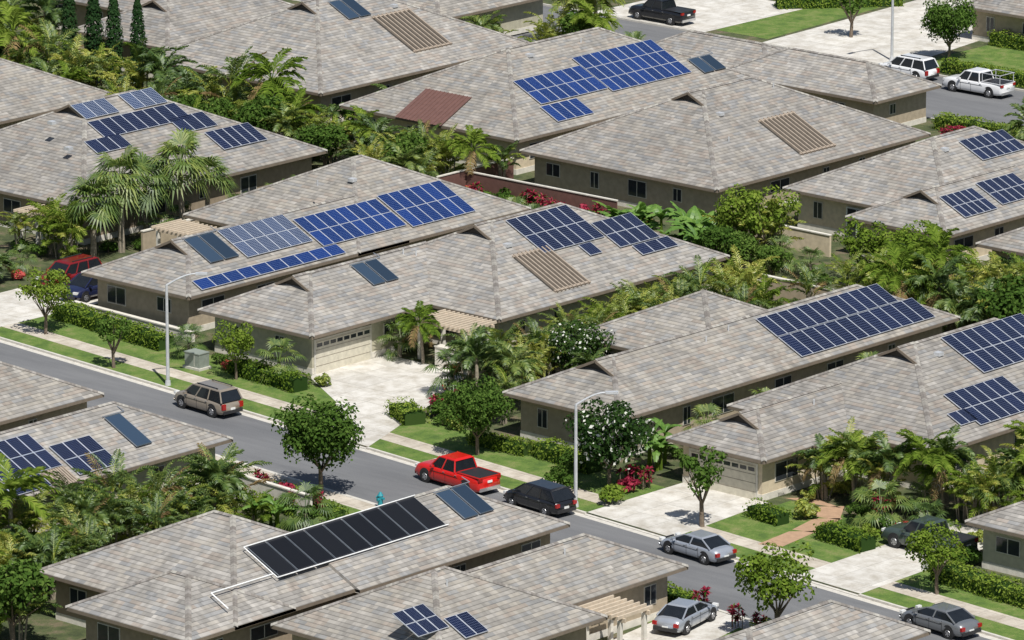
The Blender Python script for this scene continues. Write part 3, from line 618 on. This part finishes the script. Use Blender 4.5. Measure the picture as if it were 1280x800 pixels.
# between centre houses
strip(['ar','ar','ary'],11,-8,11.5,12,12,.7,.8,1.05); strip(['ar','bush','ary'],8.7,-8,9,13,9,.5,.65,.9)
strip(['ar','dark','bush','ary'],10,-12,13,-8.5,4,.7,.7,1.0)
many('ar,8.8,-14.5;date,10.6,-14;ar,12.5,-15;ary,14.5,-14;date,13,-17.5;date,15.5,-17;ar,16.8,-19.5;date,17.2,-12.5;bush,11.6,-19.5;bred,11.4,-18.6;ti,12.2,-20.8;bush,13.3,-21;bred,14.2,-20.4;bush,15,-22;fan0,10.4,-17.6;byel,16,-22.6;borg,9.4,-16.8;ary,13.5,-12;plum,14.5,-10.5',.5,.75,1.05)
many('date,1.3,-9.9;date,3.4,-12.4;fan0,1.5,-12.0;bush,.8,-11;fan0,-.5,-21.6;byel,2.8,-21;bush,8.6,-11;borg,6.5,-13',.3,.7,.9)
many('borg,-4.5,-21.6;bush,-6,-21.4;fan0,-9,-21.2;byel,-1.9,-21.6',.3,.65,.9)
many('ban,30.5,-20.5;ti,33,-24.6;ti,32.4,-25.5;bred,32.8,-26.3;bush,31,-23.5;bush,27,-24.6',.3,.85,1.1)
strip(['bush','fan0'],29.5,-20,29.6,8,9,.3,.7,.9)
# right front garden
strip(['ar','ary','date','ary','fan0'],42.5,-19.3,56,-16.8,15,.7,.75,1.0); strip(['date','ar','date'],48,-16.5,56,-14.5,5,.6,.8,1.1); strip(['byel','ban','ary','byel'],41.7,-20.5,42.5,-16.5,5,.4,.7,1.0)
many('borg,50.2,-22;borg,50.8,-21.4;ti,47.2,-20;bush,46,-21.4;bush,48.5,-22.4;bh,49,-24;byel,44,-23.6;bush,56.6,-24;bush,50.5,-42.2;ti,51,-41.4;bush,56,-26;borg,46.5,-19.6',.4,.8,1.1)
many('ti,54.6,-42.4;ti,56.2,-42.2',.2,.8,.9)
strip(['ary','bush','date'],49,-13,55,3,12,.8,.7,1.0)
strip(['bush','byel','fan0'],48,-22,57,-21,7,.8,.7,1.0)
# bottom-left grove
strip(['ar','ar','date','ary'],16.8,-72,17,-53,15,.9,.85,1.15); strip(['bush','fan0','ar'],16.8,-52,17,-45,7,.5,.5,.8)
strip(['ar','date','ary','ar'],20,-72,20.5,-46,18,1.0,.9,1.15); strip(['ar','bush','ban'],23.2,-66,23.4,-46,13,.5,.7,.95)
strip(['dark','ar','ary'],24,-73,29,-71,6,.8,.9,1.2)
many('ti,17.2,-41.2;bred,18.6,-41;ti,21.6,-42.6;bush,23,-43;ti,22.4,-41.6;bush,25,-43;fan0,24.5,-45;byel,14.9,-42.6;bush,27,-46;bush,28.5,-50',.3,.85,1.05)
strip(['bush','byel'],29.3,-50,29.6,-42,5,.3,.7,.9)
# top
P('coco',-52,67.8,1.35); P('coco',-50,64.5,1.0); strip(['bush','date','dark','ary'],-59,58,-46,62,8,1,.8,1.1); strip(['bush','fan0','bh'],-47,64.6,-43,64.4,3,.4,.8,1)
strip(['bush','date','dark','borg'],-46,30,-46,56,12,.5,.6,.85)
strip(['bush','dark','ar'],-20,86,30,90,12,1.5,.9,1.4); strip(['bush','bh','date'],-14,56,14,60,12,1.0,.7,1.0); strip(['dark','bush','ar'],14,44,40,62,12,2.5,1,1.4)
strip(['dark','bush','ar','round'],-110,90,30,125,26,6,1,1.5); strip(['dark','round','ar'],-120,-20,-95,60,14,5,1,1.4); strip(['dark','ar','bush'],30,8,60,40,12,4,1,1.4)
strip(['bush','dark','ar'],-60,-8,-45,-12,8,1.5)

# ---------------------------------------------------------------- vehicles
TIRE=simple('tyre_rubber',(.02,.02,.02),.8); HUB=simple('wheel_alloy',(.45,.45,.46),.35,.6); CGL=simple('car_glass',(.015,.018,.022),.05); BLK=simple('black_plastic',(.025,.025,.027),.5)
LR=simple('tail_lamp',(.35,.01,.01),.2); LW=simple('head_lamp',(.75,.75,.72),.15); CHR=simple('chrome',(.6,.6,.6),.2,.8)
def paint(n,c,met=.0): return simple(n,c,.3,met,.03,2,.8)
def lerp(tab,x):
    for (a,va),(b_,vb) in zip(tab,tab[1:]):
        if x<=b_: return va+(vb-va)*max(0,(x-a)/(b_-a))
    return tab[-1][1]
def vehicle(name,kind,pm,s,t,yaw,z=.004):
    e=empty(name,(s,t,z),yaw)
    D={'sedan':(4.7,1.8,1.45),'suv':(4.75,1.88,1.78),'pickup':(5.7,1.98,1.85),'wagon':(4.6,1.84,1.65)}[kind]
    L,Wd,Hh=D; hl=L/2
    if kind=='sedan': top=[(-hl,.72),(-hl+.08,.92),(-hl+.9,1.0),(.9,.97),(1.5,.88),(hl-.25,.74),(hl-.05,.62),(hl,.5)]; cab=(-1.85,1.3,-1.05,.35,.96)
    elif kind=='suv': top=[(-hl,.8),(-hl+.06,1.02),(1.1,1.08),(1.3,1.06),(hl-.3,.95),(hl-.06,.8),(hl,.6)]; cab=(-hl+.08,1.35,-hl+.4,.6,1.05)
    elif kind=='wagon': top=[(-hl,.8),(-hl+.06,1.0),(1.1,1.02),(1.4,.98),(hl-.3,.86),(hl-.06,.72),(hl,.55)]; cab=(-hl+.1,1.45,-hl+.6,.55,1.0)
    else: top=[(-hl,1.05),(-hl+.05,1.12),(.95,1.12),(1.25,1.12),(hl-.3,1.02),(hl-.06,.9),(hl,.7)]; cab=(-.75,1.4,-.6,.75,1.1)
    bm=MB(); n=26; rings=[]
    for i in range(n+1):
        x=-hl+L*i/n; zt=lerp(top,x); q=abs(x)/hl; yw=Wd/2*(1-.13*q**6-.02*q**2); zb=.28 if q<.9 else .28+.6*(q-.9)
        yt=yw*.9; r_=[(-yw*.93,zb),(-yw,zb+.16),(-yw*1.0,zt*.62),(-yw*.985,zt-.14),(-yt,zt-.02),(-yt*.6,zt+.02),(0,zt+.03)]
        r_=r_+[(-y,z_) for y,z_ in r_[-2::-1]]; rings.append([Vector((x,y,z_)) for y,z_ in r_])
    for a,c in zip(rings,rings[1:]):
        for j in range(len(a)-1): bm.poly([a[j],c[j],c[j+1],a[j+1]],0)
        bm.poly([a[0],a[-1],c[-1],c[0]],1)
    bm.poly(rings[0],0); bm.poly(rings[-1][::-1],0)
    ob=bm.obj('body',[pm,BLK],e)
    for p in ob.data.polygons: p.use_smooth=True
    q=bmesh.new(); q.from_mesh(ob.data); bmesh.ops.remove_doubles(q,verts=q.verts,dist=.001); bmesh.ops.recalc_face_normals(q,faces=q.faces); q.to_mesh(ob.data); q.free()
    x0,x1,xr0,xr1,zb=cab; w0=Wd/2*.9; w1=Wd/2*.73; H1=Hh-.07
    g=MB()
    A=[Vector((x0,-w0,zb)),Vector((x1,-w0,zb)),Vector((x1,w0,zb)),Vector((x0,w0,zb))]; T=[Vector((xr0,-w1,H1)),Vector((xr1,-w1,H1)),Vector((xr1,w1,H1)),Vector((xr0,w1,H1))]
    for i in range(4): j=(i+1)%4; g.poly([A[i],A[j],T[j],T[i]],0)
    g.obj('windows',[CGL],e)
    rf=MB(); M=[Vector((xr0+.12,-w1*.86,Hh)),Vector((xr1-.15,-w1*.86,Hh)),Vector((xr1-.15,w1*.86,Hh)),Vector((xr0+.12,w1*.86,Hh))]
    T2=[v+Vector((0,0,-.03))+Vector(((.05 if v.x>0 else -.05),(.02 if v.y>0 else -.02),0)) for v in T]
    for i in range(4): j=(i+1)%4; rf.poly([T2[i],T2[j],M[j],M[i]],0)
    rf.poly(M,0)
    for i in range(4): rf.cyl(A[i],T[i],.055,.045,0,6)
    for fr in ((.52,) if kind in('sedan','pickup') else (.36,.68)):
        for sg in (0,1):
            a=(A[0].lerp(A[1],fr) if sg==0 else A[3].lerp(A[2],fr)); c=(T[0].lerp(T[1],fr) if sg==0 else T[3].lerp(T[2],fr)); rf.cyl(a,c,.05,.045,0,6)
    for sg in (-1,1):
        rf.box((x1-.35,sg*(Wd/2+.08),zb+.08),(.16,.2,.14),0)
    rf.obj('roof_and_pillars',[pm],e)
    wh=MB(); rw=.33 if kind!='pickup' else .38
    if kind=='suv': rw=.37
    for x in (-hl*.6,hl*.63):
        for sg in (-1,1):
            y=sg*(Wd/2-.02)
            wh.cyl((x,y-sg*.22,rw+.06),(x,y+sg*.012,rw+.06),rw+.08,rw+.08,2,20)
            wh.cyl((x,y-sg*.2,rw),(x,y+sg*.03,rw),rw,rw*.97,0,20); wh.cyl((x,y,rw),(x,y+sg*.04,rw),rw*.62,rw*.55,1,14)
            for k in range(5): 
                a=k*1.257; wh.box((x+math.cos(a)*rw*.38,y+sg*.042,rw+math.sin(a)*rw*.38),(.07,.01,.07),2)
    wh.obj('wheels',[TIRE,HUB,BLK],e)
    dt=MB(); zl=top[0][1]
    for sg in (-1,1):
        dt.box((-hl+.03,sg*Wd*.37,zl-.02),(.14,.28,.2 if kind!='suv' else .34),1); dt.box((hl-.13,sg*Wd*.35,.72 if kind in('sedan','wagon') else .86),(.2,.32,.15),0)
        dt.box((0.1,sg*(Wd/2+.002),zb-.22),(L*.42,.012,.02),2)
        for xx in (.15,-.9): dt.box((xx,sg*(Wd/2-.005),zb-.12),(.14,.03,.03),3)
        for xx in (1.0,.0,-.95):
            if kind!='pickup' or xx>-.9: dt.box((xx,sg*(Wd/2+.0),.62),(.02,.012,.62),2)
    dt.box((hl-.0,0,.42),(.1,Wd*.8,.2),2); dt.box((-hl+.0,0,.42),(.12,Wd*.82,.2),2 if kind!='pickup' else 3); dt.box((hl-.03,0,.68 if kind in('sedan','wagon') else .78),(.08,Wd*.42,.14),2)
    dt.box((-hl-.02,0,zl-.2),(.05,.36,.13),0)
    dt.obj('lights_and_trim',[LW,LR,BLK,CHR],e)
    if kind=='pickup':
        bd=MB(); bd.box((-hl+.98,0,1.15),(1.85,Wd*.8,.05),0)
        for sg in (-1,1): bd.box((-hl+.98,sg*Wd*.43,1.165),(1.95,.09,.05),1)
        bd.box((-hl+.03,0,1.13),(.08,Wd*.86,.07),1)
        bd.obj('bed',[BLK,pm],e)
    if kind=='suv':
        rk=MB()
        for sg in (-1,1): rk.cyl((xr0+.3,sg*w1*.85,Hh+.05),(xr1-.3,sg*w1*.85,Hh+.05),.03,.03,0,6); rk.box((xr0+.4,sg*w1*.85,Hh+.01),(.08,.05,.08),0); rk.box((xr1-.4,sg*w1*.85,Hh+.01),(.08,.05,.08),0)
        rk.obj('roof_rails',[BLK],e)
    return e
yaw=math.pi+math.atan2(RD.y,RD.x)
def RC(r,q=-1.25): return RP(r,q)
PB=paint('paint_beige',(.33,.28,.22),.3);PR=paint('paint_red',(.6,.012,.008));PK=paint('paint_black',(.012,.012,.014));PS=paint('paint_silver',(.42,.45,.5),.4);PG=paint('paint_grey',(.22,.23,.24),.4);PGR=paint('paint_dark_green',(.05,.07,.06));PDR=paint('paint_dark_red',(.2,.01,.01));PBL=paint('paint_blue',(.015,.02,.06));PW=paint('paint_white',(.75,.75,.75))
x,y=RC(1.1); vehicle('parked_suv','suv',PB,x,y,yaw)
x,y=RC(24.1); vehicle('red_pickup_truck','pickup',PR,x,y,yaw)
x,y=RC(31.1,-1.1); vehicle('black_suv','wagon',PK,x,y,yaw)
x,y=RC(44.3,-1.1); vehicle('silver_sedan','sedan',PS,x,y,yaw)
x,y=RC(63.4,-1.2); vehicle('grey_sedan','sedan',PG,x,y,yaw)
vehicle('dark_green_pickup_truck','pickup',PGR,53.4,-23.6,math.pi,Z0+.02)
vehicle('silver_sedan','sedan',PS,52.4,-43.9,math.pi/2+.2,Z0+.02)
vehicle('dark_red_suv','suv',PDR,-27.8,-13.5,-math.pi/2,Z0+.02); vehicle('blue_sedan','wagon',PBL,-24.6,-14.5,-math.pi/2,Z0+.02)
vehicle('white_suv','suv',PW,-27.5,76.6,math.pi); e=vehicle('white_pickup_truck','pickup',PW,-20,75.8,math.pi)
rk=MB()
for sx in (-2.7,-1.0):
    for sy in (-.85,.85): rk.cyl((sx,sy,1.1),(sx,sy,1.85),.03,.03,0,6)
    rk.cyl((sx,-.85,1.85),(sx,.85,1.85),.03,.03,0,6)
for sy in (-.85,.85): rk.cyl((-2.8,sy,1.85),(-.9,sy,1.85),.03,.03,0,6)
rk.obj('ladder_rack',[METAL],e)
vehicle('black_pickup_truck','pickup',PK,-55.5,79.8,math.pi,Z0+.02)

# ---------------------------------------------------------------- street furniture
def lamp(s,t,h,az,arm=2.2):
    b=MB(); b.cyl((0,0,0),(0,0,.3),.2,.16,0,12); b.cyl((0,0,.3),(0,0,h-.5),.12,.085,0,12)
    pr=Vector((0,0,h-.5))
    for i in range(6):
        u=(i+1)/6; q=Vector((arm*u,0,h-.5+.75*math.sin(u*math.pi/2))); b.cyl(pr,q,.07-.004*i,.066-.004*i,0,8,False); pr=q
    b.box((arm+.3,0,h+.24),(.75,.3,.13),0); b.box((arm+.35,0,h+.165),(.5,.22,.05),1)
    o=b.obj('street_lamp',[METAL,LW]); o.location=(s,t,Z0); o.rotation_euler=(0,0,az)
lamp(-4.8,-27.1,7.0,.75,1.9); x,y=RP(32.5,.5); lamp(x,y,6.7,.75,1.8); lamp(-32,80.2,7.5,-math.pi/2)
b=MB(); b.box((0,0,.08),(1.5,1.1,.16),1); b.box((0,0,.6),(1.3,.9,.9),0); b.box((0,0,1.07),(1.36,.96,.06),0); b.box((.2,-.46,.6),(.02,.02,.7),1)
o=b.obj('utility_box',[simple('utility_green_grey',(.25,.28,.24),.6),KERB]); o.location=(-6.4,-22.9,Z0)
def hyd(s,t):
    b=MB(); b.cyl((0,0,0),(0,0,.08),.2,.2,0,12); b.cyl((0,0,.08),(0,0,.6),.13,.13,0,12); b.cyl((0,0,.6),(0,0,.78),.16,.05,0,12); b.cyl((-.24,0,.48),(.24,0,.48),.07,.07,0,8); b.cyl((0,-.22,.42),(0,.1,.42),.08,.08,0,8)
    o=b.obj('fire_hydrant',[simple('hydrant_teal',(.02,.25,.3),.5)]); o.location=(s,t,Z0); o.scale=(1.2,1.2,1.2)
hyd(24,-38.2); 

# ---------------------------------------------------------------- light, sky, camera
w=bpy.data.worlds.new('World'); bpy.context.scene.world=w; w.use_nodes=True; nt=w.node_tree
sky=nt.nodes.new('ShaderNodeTexSky'); sky.sky_type='NISHITA'; sky.sun_disc=False
sd=Vector((.892,-.542)).normalized(); elv=math.radians(58)
sky.sun_elevation=elv; sky.sun_rotation=math.atan2(sd.x,sd.y)
bg=nt.nodes['Background']; bg.inputs[1].default_value=.07; nt.links.new(sky.outputs[0],bg.inputs[0])
l=bpy.data.lights.new('sun','SUN'); l.energy=5.0; l.angle=math.radians(.5); l.color=(1,.975,.93); lo=bpy.data.objects.new('sun',l); col.objects.link(lo)
dirv=Vector((sd.x*math.cos(elv),sd.y*math.cos(elv),math.sin(elv))); lo.rotation_euler=dirv.to_track_quat('Z','Y').to_euler(); lo.location=dirv*100
cam=bpy.data.cameras.new('camera'); cam.lens=213.75; cam.sensor_width=36; cam.clip_end=5000; cam.clip_start=1
co=bpy.data.objects.new('camera',cam); col.objects.link(co); co.location=(259.13,-287.79,100.15)
co.rotation_euler=(Vector((0,0,0))-co.location).to_track_quat('-Z','Y').to_euler()
bpy.context.scene.camera=co
sc=bpy.context.scene; sc.view_settings.view_transform='Standard'; sc.view_settings.look='None'; sc.view_settings.exposure=0
